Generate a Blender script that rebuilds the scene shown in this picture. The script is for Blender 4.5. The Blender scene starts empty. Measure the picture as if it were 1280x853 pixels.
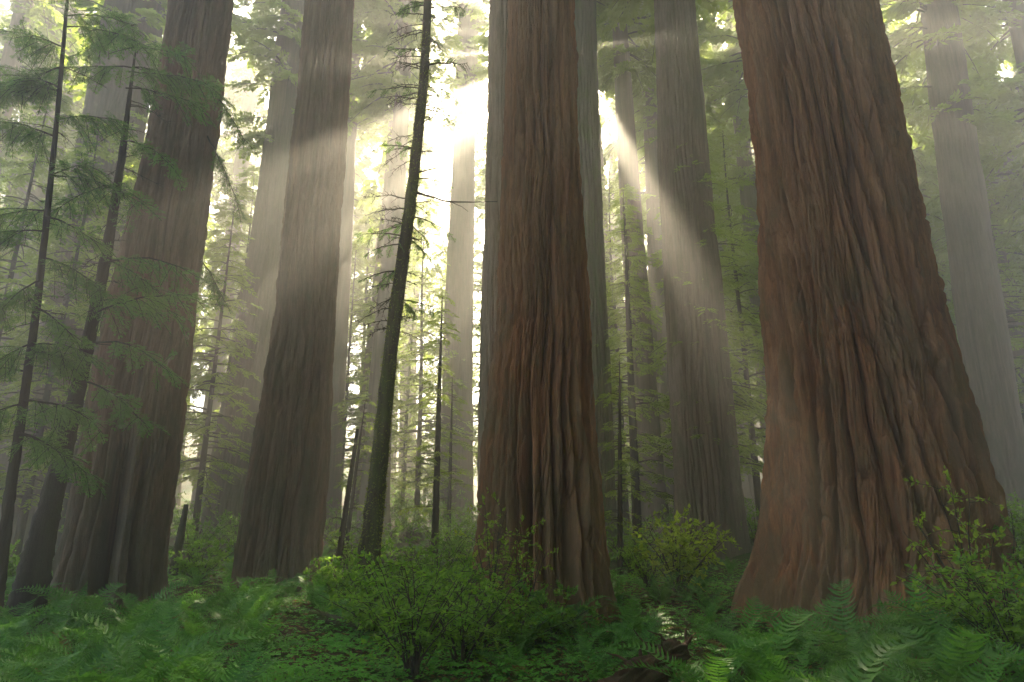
import bpy, math, random
import numpy as np
from mathutils import Vector, Matrix

# ------------------------------------------------------------------ camera, sky, sun, exposure
sc = bpy.context.scene
COL = sc.collection
F_PX, PITCH, CAM_H = 800.0, math.radians(14.9), 1.6
cd = bpy.data.cameras.new('camera'); cam = bpy.data.objects.new('camera', cd); COL.objects.link(cam)
cd.sensor_width = 36.0; cd.lens = 36.0 * F_PX / 1280.0
cd.clip_start = 0.05; cd.clip_end = 2000
cam.location = (0, 0, CAM_H); cam.rotation_euler = (math.pi / 2 + PITCH, 0, 0)
sc.camera = cam

SUN_EL, SUN_AZ = math.radians(39.4), math.radians(6.5)      # azimuth from +Y towards +X
world = bpy.data.worlds.new('World'); sc.world = world; world.use_nodes = True
wn = world.node_tree
for n in list(wn.nodes): wn.nodes.remove(n)
wo = wn.nodes.new('ShaderNodeOutputWorld'); wb = wn.nodes.new('ShaderNodeBackground'); ws = wn.nodes.new('ShaderNodeTexSky')
ws.sky_type = 'NISHITA'; ws.sun_disc = False
ws.sun_elevation = SUN_EL; ws.sun_rotation = SUN_AZ
ws.air_density = 1.0; ws.dust_density = 3.5; ws.ozone_density = 1.0
wb.inputs['Strength'].default_value = 0.055
wn.links.new(ws.outputs[0], wb.inputs[0]); wn.links.new(wb.outputs[0], wo.inputs[0])

sd = bpy.data.lights.new('sun', 'SUN'); sun = bpy.data.objects.new('sun', sd); COL.objects.link(sun)
sd.energy = 5.0; sd.angle = math.radians(0.5); sd.color = (1.0, 0.83, 0.58)
SUN_DIR = Vector((math.sin(SUN_AZ) * math.cos(SUN_EL), math.cos(SUN_AZ) * math.cos(SUN_EL), math.sin(SUN_EL)))
sun.rotation_euler = SUN_DIR.to_track_quat('Z', 'Y').to_euler(); sun.location = (0, 0, 80)

sc.view_settings.view_transform = 'Standard'; sc.view_settings.look = 'None'
sc.view_settings.exposure = 3.2; sc.view_settings.gamma = 1.0; sc.view_settings.use_curve_mapping = False
HAZE_DENSITY, HAZE_G = 0.0066, 0.75

cy = sc.cycles
cy.use_denoising = True; cy.denoising_prefilter = 'NONE'
cy.max_bounces = 6; cy.diffuse_bounces = 3; cy.glossy_bounces = 1; cy.transmission_bounces = 3
cy.volume_bounces = 2; cy.transparent_max_bounces = 4
cy.caustics_reflective = False; cy.caustics_refractive = False
cy.sample_clamp_indirect = 6.0
cy.use_adaptive_sampling = True; cy.adaptive_threshold = 0.006

rng = np.random.default_rng(7); random.seed(7)

# ------------------------------------------------------------------ helpers
def P(px, py, Y):
    """world point on the vertical plane at depth Y seen at photo pixel (px, py)"""
    x = (px - 640) / F_PX; u = -(py - 426.5) / F_PX
    dy = math.cos(PITCH) - math.sin(PITCH) * u; dz = math.sin(PITCH) + math.cos(PITCH) * u
    k = Y / dy
    return Vector((x * k, Y, CAM_H + dz * k))

def h2(ix, iy, seed):
    a = (ix.astype(np.int64) * 374761393 + iy.astype(np.int64) * 668265263 + seed * 982451653) & 0xffffffff
    a = ((a ^ (a >> 13)) * 1274126177) & 0xffffffff
    a = ((a ^ (a >> 16)) * 2246822519) & 0xffffffff
    return ((a ^ (a >> 15)) & 0xffffff) / float(0x1000000)

def perlin(x, y, seed=0, per=None):
    x = np.asarray(x, float); y = np.asarray(y, float)
    x0 = np.floor(x); y0 = np.floor(y); fx = x - x0; fy = y - y0
    u = fx * fx * fx * (fx * (fx * 6 - 15) + 10); v = fy * fy * fy * (fy * (fy * 6 - 15) + 10)
    def g(ox, oy):
        ix = x0 + ox
        if per: ix = np.mod(ix, per)
        a = h2(ix, y0 + oy, seed) * 2 * np.pi
        return np.cos(a) * (fx - ox) + np.sin(a) * (fy - oy)
    n = (g(0,0)*(1-u) + g(1,0)*u)*(1-v) + (g(0,1)*(1-u) + g(1,1)*u)*v
    return n * 1.5

def voronoi(x, y, seed, per):
    x0 = np.floor(x); y0 = np.floor(y)
    f1 = np.full(x.shape, 9.0); f2 = np.full(x.shape, 9.0); cid = np.zeros(x.shape)
    for ox in (-1, 0, 1):
        for oy in (-1, 0, 1):
            ix = x0 + ox; iy = y0 + oy; wx = np.mod(ix, per)
            px = ix + h2(wx, iy, seed); py = iy + h2(wx, iy, seed + 17)
            d = np.hypot(px - x, py - y)
            c = h2(wx, iy, seed + 31)
            near = d < f1
            f2 = np.where(near, f1, np.minimum(f2, d))
            cid = np.where(near, c, cid); f1 = np.where(near, d, f1)
    return f1, f2, cid

def sstep(a, b, x):
    t = np.clip((x - a) / (b - a), 0, 1); return t * t * (3 - 2 * t)

def gz(x, y):
    x = np.asarray(x, float); y = np.asarray(y, float)
    z = 0.16 * perlin(x * .22 + 3.1, y * .22 + 1.7, 5) + 0.07 * perlin(x * .8, y * .8, 6)
    z = z + 0.55 * sstep(4.2, 8.5, x) * sstep(5, 9, y)
    z = z + 0.05 * np.maximum(0, y - 34) + 0.2 * np.maximum(0, y - 66) + 0.10 * np.maximum(0, np.abs(x) - 16)
    return z
def gzf(x, y): return float(gz(x, y))

def mesh_np(name, V, quads=None, tris=None, smooth=False, mats=(), mat_idx=None):
    V = np.asarray(V, np.float32).reshape(-1, 3)
    me = bpy.data.meshes.new(name)
    q = np.zeros((0, 4), np.int32) if quads is None else np.asarray(quads, np.int32).reshape(-1, 4)
    t = np.zeros((0, 3), np.int32) if tris is None else np.asarray(tris, np.int32).reshape(-1, 3)
    me.vertices.add(len(V)); me.vertices.foreach_set('co', V.ravel())
    nl = q.size + t.size; nf = len(q) + len(t)
    me.loops.add(nl); me.polygons.add(nf)
    me.loops.foreach_set('vertex_index', np.concatenate([q.ravel(), t.ravel()]).astype(np.int32))
    st = np.concatenate([np.arange(len(q)) * 4, len(q) * 4 + np.arange(len(t)) * 3]).astype(np.int32)
    me.polygons.foreach_set('loop_start', st)
    if smooth: me.polygons.foreach_set('use_smooth', np.ones(nf, bool))
    for m in mats: me.materials.append(m)
    if mat_idx is not None: me.polygons.foreach_set('material_index', np.asarray(mat_idx, np.int32))
    me.update(calc_edges=True); me.validate()
    return me

def link(name, data, parent=None, loc=None):
    o = bpy.data.objects.new(name, data); COL.objects.link(o)
    if parent is not None: o.parent = parent
    if loc is not None: o.location = loc
    return o
def tag(o, label, cat, group=None):
    o['label'] = label; o['category'] = cat
    if group: o['group'] = group
    return o
def thing(name, label, cat, loc, rz=0.0, group=None):
    o = link(name, None); o.empty_display_size = 0.2; o.location = loc; o.rotation_euler = (0, 0, rz)
    return tag(o, label, cat, group)

class Geo:
    """collects quads with a material slot; build() links one mesh"""
    def __init__(s): s.V = []; s.Q = []; s.M = []; s.n = 0
    def add(s, V, Q, m=0):
        V = np.asarray(V, float).reshape(-1, 3); Q = np.asarray(Q, np.int64).reshape(-1, 4)
        s.V.append(V); s.Q.append(Q + s.n); s.M.append(np.full(len(Q), m)); s.n += len(V)
    def leaves(s, p, d, sd, L, W, m=0, fold=0.0, nrm=None):
        p = np.asarray(p, float).reshape(-1, 3); d = np.asarray(d, float).reshape(-1, 3); sd = np.asarray(sd, float).reshape(-1, 3)
        L = np.broadcast_to(np.asarray(L, float), (len(p),))[:, None]; W = np.broadcast_to(np.asarray(W, float), (len(p),))[:, None]
        V = np.stack([p, p + d * L * .42 + sd * W * .5, p + d * L, p + d * L * .42 - sd * W * .5], 1)
        s.add(V, np.arange(len(p) * 4).reshape(-1, 4), m)
    def tube(s, pts, rad, k=5, m=0):
        pts = np.asarray(pts, float); n = len(pts)
        rad = np.broadcast_to(np.asarray(rad, float), (n,))
        t = np.gradient(pts, axis=0); t /= np.linalg.norm(t, axis=1)[:, None] + 1e-9
        ref = np.where(np.abs(t[:, 2:3]) > .9, np.array([[1., 0, 0]]), np.array([[0, 0, 1.]]))
        a = np.cross(t, ref); a /= np.linalg.norm(a, axis=1)[:, None] + 1e-9
        b = np.cross(t, a)
        th = np.arange(k) * 2 * np.pi / k
        V = pts[:, None] + rad[:, None, None] * (np.cos(th)[None, :, None] * a[:, None] + np.sin(th)[None, :, None] * b[:, None])
        i, j = np.meshgrid(np.arange(n - 1), np.arange(k), indexing='ij'); j2 = (j + 1) % k
        Q = np.stack([i * k + j, i * k + j2, (i + 1) * k + j2, (i + 1) * k + j], -1)
        s.add(V, Q, m)
    def mesh(s, name, mats, smooth=False):
        return mesh_np(name, np.concatenate(s.V), np.concatenate(s.Q), smooth=smooth, mats=mats, mat_idx=np.concatenate(s.M))
    def count(s): return sum(len(q) for q in s.Q)

def unit(v):
    v = np.asarray(v, float); return v / (np.linalg.norm(v, axis=-1, keepdims=True) + 1e-9)

# ------------------------------------------------------------------ materials
def new_mat(name):
    m = bpy.data.materials.new(name); m.use_nodes = True
    nt = m.node_tree; nt.nodes.clear()
    out = nt.nodes.new('ShaderNodeOutputMaterial')
    return m, nt, out
def nd(nt, t, **k):
    n = nt.nodes.new(t)
    for a, b in k.items():
        if a in n.inputs.keys() if hasattr(n.inputs, 'keys') else False: n.inputs[a].default_value = b
        else: setattr(n, a, b)
    return n
def ramp(nt, fac, stops):
    r = nt.nodes.new('ShaderNodeValToRGB'); e = r.color_ramp.elements
    while len(e) < len(stops): e.new(0.5)
    for el, (p, c) in zip(e, stops): el.position = p; el.color = (*c, 1) if len(c) == 3 else c
    nt.links.new(fac, r.inputs[0]); return r.outputs[0]
def mixc(nt, f, a, b, mode='MIX'):
    m = nt.nodes.new('ShaderNodeMix'); m.data_type = 'RGBA'; m.blend_type = mode
    for sock, v in ((m.inputs[0], f), (m.inputs[6], a), (m.inputs[7], b)):
        if isinstance(v, (int, float)): sock.default_value = v
        elif isinstance(v, tuple): sock.default_value = (*v, 1)
        else: nt.links.new(v, sock)
    return m.outputs[2]
def noise(nt, vec, scale, detail=4, rough=.55, dist=0.0):
    n = nt.nodes.new('ShaderNodeTexNoise'); n.inputs['Scale'].default_value = scale; n.inputs['Detail'].default_value = detail
    n.inputs['Roughness'].default_value = rough; n.inputs['Distortion'].default_value = dist
    nt.links.new(vec, n.inputs['Vector']); return n.outputs['Fac']
def mapped(nt, scale, coord='Object', rnd=True):
    tc = nt.nodes.new('ShaderNodeTexCoord'); mp = nt.nodes.new('ShaderNodeMapping'); mp.inputs['Scale'].default_value = scale
    nt.links.new(tc.outputs[coord], mp.inputs['Vector'])
    return mp.outputs[0]

def bark(name, ridge, furrow, grey, moss=(0.035, 0.05, 0.012), moss_amt=0.3, bump=0.85, wet=0.0):
    """ridge/furrow/grey: fibrous bark colours; moss in soft patches"""
    m, nt, out = new_mat(name)
    v = mapped(nt, (9, 9, .4)); v2 = mapped(nt, (58, 58, 1.5)); v3 = mapped(nt, (1, 1, .35))
    n1 = noise(nt, v, 1.0, 6, .6, .3); n2 = noise(nt, v2, 1.0, 7, .75); n3 = noise(nt, v3, .9, 5, .6)
    at = nt.nodes.new('ShaderNodeAttribute'); at.attribute_name = 'plate'
    c = mixc(nt, ramp(nt, n1, [(.32, (0, 0, 0)), (.68, (1, 1, 1))]), furrow, ridge)
    gmask = nt.nodes.new('ShaderNodeMath'); gmask.operation = 'MULTIPLY'
    nt.links.new(at.outputs['Fac'], gmask.inputs[0]); nt.links.new(ramp(nt, n3, [(.35, (0, 0, 0)), (.7, (1, 1, 1))]), gmask.inputs[1])
    c = mixc(nt, gmask.outputs[0], c, grey)
    c = mixc(nt, .5, c, ramp(nt, n2, [(.3, (.35, .35, .35)), (.72, (1.4, 1.35, 1.3))]), 'MULTIPLY')
    v5 = mapped(nt, (3.2, 3.2, .12)); n5 = noise(nt, v5, 1.0, 4, .6, .2)
    c = mixc(nt, ramp(nt, n5, [(.60, (0, 0, 0)), (.72, (.6, .6, .6))]), c, tuple(k * .35 for k in furrow))
    n4 = noise(nt, v3, 2.3, 6, .7, .4)
    sep = nt.nodes.new('ShaderNodeSeparateXYZ'); tco = nt.nodes.new('ShaderNodeTexCoord'); nt.links.new(tco.outputs['Object'], sep.inputs[0])
    lowm = nt.nodes.new('ShaderNodeMath'); lowm.operation = 'MULTIPLY_ADD'; lowm.inputs[1].default_value = -.036; nt.links.new(sep.outputs['Z'], lowm.inputs[0]); nt.links.new(n4, lowm.inputs[2])
    lowr = ramp(nt, lowm.outputs[0], [(.33, (0, 0, 0)), (.5, (.72, .72, .72))])
    c = mixc(nt, lowr, c, mixc(nt, n1, tuple(k * .6 for k in grey), tuple((a + b) * .5 for a, b in zip(moss, grey))))
    mm = nt.nodes.new('ShaderNodeMath'); mm.operation = 'MULTIPLY'; mm.inputs[1].default_value = moss_amt
    nt.links.new(ramp(nt, n4, [(.47, (0, 0, 0)), (.66, (1, 1, 1))]), mm.inputs[0])
    c = mixc(nt, mm.outputs[0], c, moss)
    b = nt.nodes.new('ShaderNodeBsdfPrincipled'); b.inputs['Roughness'].default_value = .85; b.inputs['Specular IOR Level'].default_value = .2
    nt.links.new(c, b.inputs['Base Color'])
    bp = nt.nodes.new('ShaderNodeBump'); bp.inputs['Strength'].default_value = bump; bp.inputs['Distance'].default_value = .035
    ad = nt.nodes.new('ShaderNodeMath'); ad.operation = 'ADD'
    nt.links.new(n1, ad.inputs[0]); nt.links.new(n2, ad.inputs[1]); nt.links.new(ad.outputs[0], bp.inputs['Height'])
    nt.links.new(bp.outputs[0], b.inputs['Normal']); nt.links.new(b.outputs[0], out.inputs[0])
    return m

def leaf(name, c1, c2, trans, tmix=.45, scale=.6, gloss=.12, rough=.6):
    m, nt, out = new_mat(name)
    tc = nt.nodes.new('ShaderNodeTexCoord'); oi = nt.nodes.new('ShaderNodeObjectInfo')
    n = noise(nt, tc.outputs['Object'], scale, 3); n2 = noise(nt, tc.outputs['Object'], scale * 14, 2)
    ad = nt.nodes.new('ShaderNodeMath'); ad.operation = 'ADD'; nt.links.new(n, ad.inputs[0]); nt.links.new(n2, ad.inputs[1])
    a2 = nt.nodes.new('ShaderNodeMath'); a2.operation = 'MULTIPLY_ADD'; a2.inputs[1].default_value = .35; nt.links.new(oi.outputs['Random'], a2.inputs[0]); nt.links.new(ad.outputs[0], a2.inputs[2])
    f = ramp(nt, a2.outputs[0], [(.75, (0, 0, 0)), (1.0, (.6, .6, .6))])
    # ramp input is clamped to 0..1, so shift
    sub = nt.nodes.new('ShaderNodeMath'); sub.operation = 'SUBTRACT'; sub.inputs[1].default_value = .35
    nt.links.new(a2.outputs[0], sub.inputs[0])
    f = ramp(nt, sub.outputs[0], [(.45, (0, 0, 0)), (.95, (1, 1, 1))])
    c = mixc(nt, f, c1, c2)
    d = nt.nodes.new('ShaderNodeBsdfPrincipled'); d.inputs['Roughness'].default_value = rough; d.inputs['Specular IOR Level'].default_value = gloss
    nt.links.new(c, d.inputs['Base Color'])
    t = nt.nodes.new('ShaderNodeBsdfTranslucent'); nt.links.new(mixc(nt, f, trans, tuple(min(1, k * 1.4) for k in trans)), t.inputs[0])
    mx = nt.nodes.new('ShaderNodeMixShader'); mx.inputs[0].default_value = tmix
    nt.links.new(d.outputs[0], mx.inputs[1]); nt.links.new(t.outputs[0], mx.inputs[2]); nt.links.new(mx.outputs[0], out.inputs[0])
    return m

M = {}
M['red'] = bark('bark_red', (.39, .16, .06), (.15, .052, .02), (.35, .215, .115), moss_amt=.22)
M['brown'] = bark('bark_brown', (.24, .15, .09), (.10, .055, .03), (.22, .17, .115), moss=(.05, .055, .018), moss_amt=.35)
M['grey'] = bark('bark_grey', (.21, .155, .11), (.10, .07, .045), (.23, .19, .145), moss=(.07, .085, .025), moss_amt=.45)
M['pale'] = bark('bark_mist_pale', (.42, .30, .19), (.24, .16, .09), (.42, .33, .23), moss=(.10, .11, .04), moss_amt=.3)  # sunlit mist over this trunk put into its bark colour as paleness
M['mossy'] = bark('bark_mossy', (.10, .08, .045), (.05, .04, .022), (.12, .11, .06), moss=(.085, .105, .015), moss_amt=1.0)
M['green'] = bark('bark_green', (.17, .15, .09), (.09, .075, .045), (.19, .18, .12), moss=(.10, .14, .03), moss_amt=.8)
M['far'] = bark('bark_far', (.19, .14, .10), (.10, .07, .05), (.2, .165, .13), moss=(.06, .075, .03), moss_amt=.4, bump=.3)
M['dark'] = bark('bark_dark', (.06, .045, .035), (.03, .024, .018), (.08, .065, .05), moss=(.04, .05, .015), moss_amt=.5)
M['rot'] = bark('rotten_wood', (.15, .06, .032), (.05, .022, .012), (.12, .075, .05), moss_amt=.75)
M['twig'] = bark('twig_bark', (.09, .06, .04), (.05, .035, .025), (.1, .08, .06), moss_amt=.3, bump=.2)
M['conifer'] = leaf('conifer_leaf', (.05, .095, .018), (.10, .15, .025), (.30, .40, .045), .5, .5)
M['spray'] = leaf('redwood_spray_leaf', (.04, .11, .035), (.09, .17, .05), (.16, .30, .05), .4, .8)
M['fern'] = leaf('fern_leaf', (.02, .095, .02), (.07, .185, .028), (.12, .30, .03), .32, .9, .14, .5)
M['shrub'] = leaf('shrub_leaf', (.045, .14, .02), (.12, .22, .03), (.22, .40, .03), .4, 1.2)
M['yellow'] = leaf('vine_maple_leaf', (.09, .18, .022), (.18, .25, .03), (.32, .43, .03), .45, 1.5)
M['dead'] = leaf('dead_frond', (.10, .05, .02), (.18, .10, .04), (.2, .1, .03), .3, .7, .1, .7)
M['moss'] = leaf('moss', (.08, .11, .015), (.17, .19, .025), (.22, .27, .03), .35, 2.)
M['clover'] = leaf('clover_leaf', (.045, .18, .022), (.10, .28, .03), (.16, .38, .03), .3, .9)

def ground_mat():
    m, nt, out = new_mat('forest_floor')
    v = mapped(nt, (1, 1, 1))
    n1 = noise(nt, v, .55, 5, .6); n2 = noise(nt, v, 9, 6, .7); n3 = noise(nt, v, 45, 4, .7)
    c = mixc(nt, ramp(nt, n2, [(.3, (0, 0, 0)), (.7, (1, 1, 1))]), (.035, .022, .013), (.10, .06, .032))
    c = mixc(nt, ramp(nt, n1, [(.42, (0, 0, 0)), (.58, (1, 1, 1))]), c, mixc(nt, n3, (.02, .05, .01), (.05, .11, .02)))
    b = nt.nodes.new('ShaderNodeBsdfPrincipled'); b.inputs['Roughness'].default_value = .95; b.inputs['Specular IOR Level'].default_value = .1
    nt.links.new(c, b.inputs['Base Color'])
    bp = nt.nodes.new('ShaderNodeBump'); bp.inputs['Strength'].default_value = 1; bp.inputs['Distance'].default_value = .06
    ad = nt.nodes.new('ShaderNodeMath'); ad.operation = 'ADD'; nt.links.new(n2, ad.inputs[0]); nt.links.new(n3, ad.inputs[1])
    nt.links.new(ad.outputs[0], bp.inputs['Height']); nt.links.new(bp.outputs[0], b.inputs['Normal']); nt.links.new(b.outputs[0], out.inputs[0])
    return m
M['ground'] = ground_mat()

# ------------------------------------------------------------------ ground
def build_ground():
    t = np.linspace(-1, 1, 181); xs = np.sign(t) * (np.abs(t) ** 1.9) * 112
    ys = np.concatenate([np.linspace(-24, 2, 30), 2 + 120 * np.linspace(0.004, 1, 170) ** 1.9])
    X, Y = np.meshgrid(xs, ys)
    Z = gz(X, Y) + .03 * perlin(X * 3.1, Y * 3.1, 9)
    n, k = X.shape
    i, j = np.meshgrid(np.arange(n - 1), np.arange(k - 1), indexing='ij')
    Q = np.stack([i * k + j, i * k + j + 1, (i + 1) * k + j + 1, (i + 1) * k + j], -1)
    o = link('ground', mesh_np('ground', np.stack([X, Y, Z], -1), Q, smooth=True, mats=[M['ground']]))
    o['kind'] = 'structure'
build_ground()

# ------------------------------------------------------------------ trunks
def trunk_mesh(zs, cx, cyv, r, nth, cell_w, cell_l, depth, mat, seed, twist=0.0, lobe=.12, lobe_k=5, hollow=None, wob=.03, face=None):
    """zs levels; cx, cy, r arrays at zs (local). theta is sampled densely on the side facing -Y."""
    a = np.linspace(0, 1, nth, endpoint=False)
    th = 2 * np.pi * a + .52 * np.sin(2 * np.pi * a) * -1.0     # dense near a = 0
    if face is None: face = -np.pi / 2
    TH, Zg = np.meshgrid(th, zs)
    R = r[:, None] * np.ones_like(TH)
    R0 = float(np.median(r)); n = max(6, int(round(2 * np.pi * R0 / cell_w)))
    U = np.mod(TH / (2 * np.pi), 1) * n; Vv = Zg / cell_l
    tw = twist * Zg / cell_w
    nn = lambda f, vf, k: perlin(np.mod(TH / (2 * np.pi), 1) * max(2, int(n * f)), Vv * vf, seed + k, max(2, int(n * f)))
    def furrows(cnt, w, p):
        return np.abs(np.sin(np.pi * (np.mod(TH / (2 * np.pi), 1) * cnt + twist * Zg / cell_w * cnt / n + w))) ** p
    w1 = .75 * nn(.22, 1.5, 0) + .22 * nn(.5, 2.4, 1) + .1 * nn(1, 7, 2); w2 = .8 * nn(.25, 1.7, 3) + .25 * nn(.5, 2.6, 4) + .1 * nn(1, 8, 5)
    d1 = .35 + .65 * sstep(-.25, .3, nn(.5, 1.3, 6)); d2 = sstep(-.3, .35, nn(.5, 1.6, 7))
    big = np.minimum(1 - d1 * (1 - furrows(n, w1, .8)), 1 - d2 * (1 - furrows(max(3, int(n * .62)), w2, .65)))
    w3 = 1.2 * nn(.6, 2.4, 8) + .8 * nn(1.4, 5, 9); w4 = 1.2 * nn(.7, 3, 10) + .7 * nn(1.5, 6, 11)
    d3 = sstep(-.2, .35, nn(1.3, 3, 12))
    mid = np.minimum(1 - d3 * (1 - furrows(n * 3, w1 * 3 + w3, .7)), furrows(n * 2, w2 * 2 + w4, .6))
    fin = np.abs(nn(9, 9, 13)) * 1.6 + np.abs(nn(18, 16, 14)) * .8
    step = nn(1, 1.1, 15)                                   # whole ribs stand prouder or lie deeper
    disp = depth * (.95 * (big - .92) + .26 * (mid - .8) + .12 * (fin - .6) + .09 * step)
    plate = np.clip(big * (.55 + .45 * mid), 0, 1)
    cid = np.clip(.5 + step, 0, 1)
    zb = zs[0] + .4
    w = np.exp(-np.maximum(0, Zg - zb) / 1.3)
    lob = lobe * (w + .16) * perlin(TH / (2 * np.pi) * lobe_k, Zg * .25, seed + 11, lobe_k) * 1.6
    R = R * (1 + lob + wob * perlin(TH / (2 * np.pi) * 3, Zg * .5, seed + 12, 3)) + disp * np.minimum(1, R / R0)
    if hollow:
        for (hth, hw, hz, hh, hd) in hollow:
            dth = (TH - hth + np.pi) % (2 * np.pi) - np.pi
            R -= hd * np.exp(-(dth / hw) ** 2) * sstep(hh, hh * .35, np.abs(Zg - hz))
    A = TH + face
    X = cx[:, None] + R * np.cos(A); Y = cyv[:, None] + R * np.sin(A)
    V = np.stack([X, Y, Zg], -1); nz, k = X.shape
    i, j = np.meshgrid(np.arange(nz - 1), np.arange(k), indexing='ij'); j2 = (j + 1) % k
    Q = np.stack([i * k + j, i * k + j2, (i + 1) * k + j2, (i + 1) * k + j], -1)
    me = mesh_np('trunk', V, Q, smooth=True, mats=[mat])
    at = me.attributes.new('plate', 'FLOAT', 'POINT'); at.data.foreach_set('value', np.ascontiguousarray((plate * (.5 + .5 * cid)).astype(np.float32).ravel()))
    return me

def measured_tree(name, label, cat, Y, rows, H, mat, nth=96, nz=120, cell=(.16, 2.2), depth=.05, seed=1, twist=0., lobe=.12, lobe_k=5, hollow=None, top_r=.12, group=None):
    """rows: (photo y, left x, right x) of the trunk's outline, from which the axis and radius at depth Y follow"""
    rows = sorted(rows, key=lambda q: -q[0])
    zz, cc, rr = [], [], []
    for (py, xl, xr) in rows:
        a = P(xl, py, Y); b = P(xr, py, Y)
        zz.append(a.z); cc.append((a.x + b.x) / 2)
        ang = math.atan2((a.x + b.x) / 2, Y)
        rr.append((b.x - a.x) / 2 * math.cos(ang))
    zz, cc, rr = map(np.array, (zz, cc, rr))
    x0 = float(np.interp(0.0, zz, cc)) if zz[0] < 0 else float(cc[0] + (cc[1] - cc[0]) / (zz[1] - zz[0]) * (0 - zz[0]) * .6)
    gb = gzf(x0, Y)
    zvis = min(H - 1, zz[-1] + .3)
    z = np.concatenate([np.linspace(gb - .35, zvis, nz), np.linspace(zvis, H, 14)[1:]])
    # axis: extrapolate straight above the frame; radius tapers to top
    sl = (cc[-1] - cc[-2]) / (zz[-1] - zz[-2]) * .35
    c = np.interp(z, zz, cc); c = np.where(z > zz[-1], cc[-1] + sl * (z - zz[-1]), c)
    if zz[0] > z[0]: c = np.where(z < zz[0], x0 + (cc[0] - x0) * (z - 0) / max(.05, zz[0]), c)
    r = np.interp(z, zz, rr)
    if zz[0] > z[0]:
        fl = (rr[0] - rr[1]) / max(.1, zz[1] - zz[0])
        r = np.where(z < zz[0], rr[0] + np.clip(fl, 0, .5) * (zz[0] - z) * .7, r)
    r = np.where(z > zz[-1], rr[-1] + (top_r - rr[-1]) * (z - zz[-1]) / (H - zz[-1]), r)
    k = np.hanning(max(5, nz // 12)); k /= k.sum()
    pad = len(k) // 2
    sm = lambda v: np.convolve(np.pad(v, (pad, pad), mode='reflect', reflect_type='odd'), k, mode='valid')[:len(v)]
    nv = nz
    c[:nv] = sm(c[:nv]); r[:nv] = sm(r[:nv])
    root = thing(name, label, cat, (x0, Y, gb), group=group)
    face = math.atan2(-Y, -x0)
    me = trunk_mesh(z - gb, c - x0, np.zeros_like(z), r, nth, cell[0], cell[1], depth, mat, seed, twist, lobe, lobe_k, hollow, face=face)
    link('trunk', me, root)
    root['_h'] = H - gb
    return root, (lambda zq: (float(np.interp(zq, z, c)), float(np.interp(zq, z, r))))

# ------------------------------------------------------------------ foliage
def sprays(g, o, a, s, L, K=7, lw=.055, ll=.42, m=1, droop=.25, r=rng):
    """flat feathery sprays: o origin, a axis, s side (n,3); L length (n,)"""
    n = len(o); t = (np.arange(K) + .6) / (K + .2)
    L = np.asarray(L, float)
    up = np.cross(a, s)
    P0 = o[:, None] + a[:, None] * (L[:, None, None] * t[None, :, None]); P0[..., 2] -= (droop * L[:, None] * t[None] ** 2)
    for sg in (-1, 1):
        d = a[:, None] * .62 + sg * s[:, None] * .78 + r.normal(0, .13, (n, K, 3)); d[..., 2] -= .18
        d = unit(d); sd = unit(np.cross(d, up[:, None] + r.normal(0, .35, (n, K, 3))))
        ln = L[:, None] * ll * np.sin(np.pi * (t[None] * .82 + .16)) * r.uniform(.7, 1.25, (n, K))
        g.leaves(P0.reshape(-1, 3), d.reshape(-1, 3), sd.reshape(-1, 3), ln.ravel(), (lw * r.uniform(.7, 1.3, (n, K))).ravel(), m)
    e = P0[:, -1]; d = unit(a + np.array([0, 0, -droop])); g.leaves(e, d, unit(np.cross(d, up)), L * .3, lw, m)

def bough(g, base, az, length, rise, droop, nsp, spl, lw, K=6, limb_r=.04, r=rng, m_l=0, m_f=1, start=.22, sub=0, kk=4):
    """one limb with sprays on both sides"""
    d = np.array([math.cos(az), math.sin(az), 0.])
    t = np.linspace(0, 1, 7)
    bend = r.normal(0, .12)
    side = np.array([-d[1], d[0], 0])
    pts = np.asarray(base)[None] + d * (t * length)[:, None] + side * (bend * length * t ** 2)[:, None]
    pts[:, 2] += rise * length * t - droop * length * t ** 2
    g.tube(pts, limb_r * (1 - .85 * t), kk, m_l)
    tt = np.sort(r.uniform(start, 1, nsp))
    o = np.stack([np.interp(tt, t, pts[:, i]) for i in range(3)], -1)
    sg = np.where(r.random(nsp) < .5, -1, 1)[:, None]
    ang = r.uniform(.35, 1.15, nsp)[:, None]
    a = d * np.cos(ang) + sg * side * np.sin(ang); a = a + r.normal(0, .12, a.shape); a[:, 2] -= r.uniform(0, .35, nsp)
    a = unit(a); s = unit(np.cross(a, np.array([0, 0, 1.]) + r.normal(0, .3, a.shape)))
    L = spl * r.uniform(.6, 1.3, nsp) * (1.1 - .5 * tt)
    sprays(g, o, a, s, L, K, lw, m=m_f, r=r)
    return pts

def crown_mesh(seed, H, R, n, spl, lw, nsp=16, shape='redwood', K=6, trunk_r=.0):
    r = np.random.default_rng(seed); g = Geo()
    for i in range(n):
        t = r.uniform(0, 1) ** .9
        z = H * t
        if shape == 'redwood':
            w = (1 - t) ** .55 * min(1, .35 + t * 3.2); rise, dr = r.uniform(-.1, .2), r.uniform(.25, .55)
        else:
            w = (1 - t) ** .8 * min(1, .6 + t * 2); rise, dr = r.uniform(.0, .25), r.uniform(.3, .5)
        ln = R * max(.12, w) * r.uniform(.65, 1.15)
        bough(g, (0, 0, z), r.uniform(0, 2 * np.pi), ln, rise, dr, max(5, int(nsp * ln / R * 1.1)), spl, lw, K, limb_r=.016 * ln + .006, r=r)
    return g

T_OAK = [crown_mesh(100 + i, 22, 4.8, 130, 1.15, .17, 22).mesh('crown', [M['twig'], M['conifer']]) for i in range(3)]   # old redwood crowns
T_YNG = [crown_mesh(120 + i, 12, 2.3, 120, .55, .06, 17, 'young').mesh('crown', [M['twig'], M['conifer']]) for i in range(3)]

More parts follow.
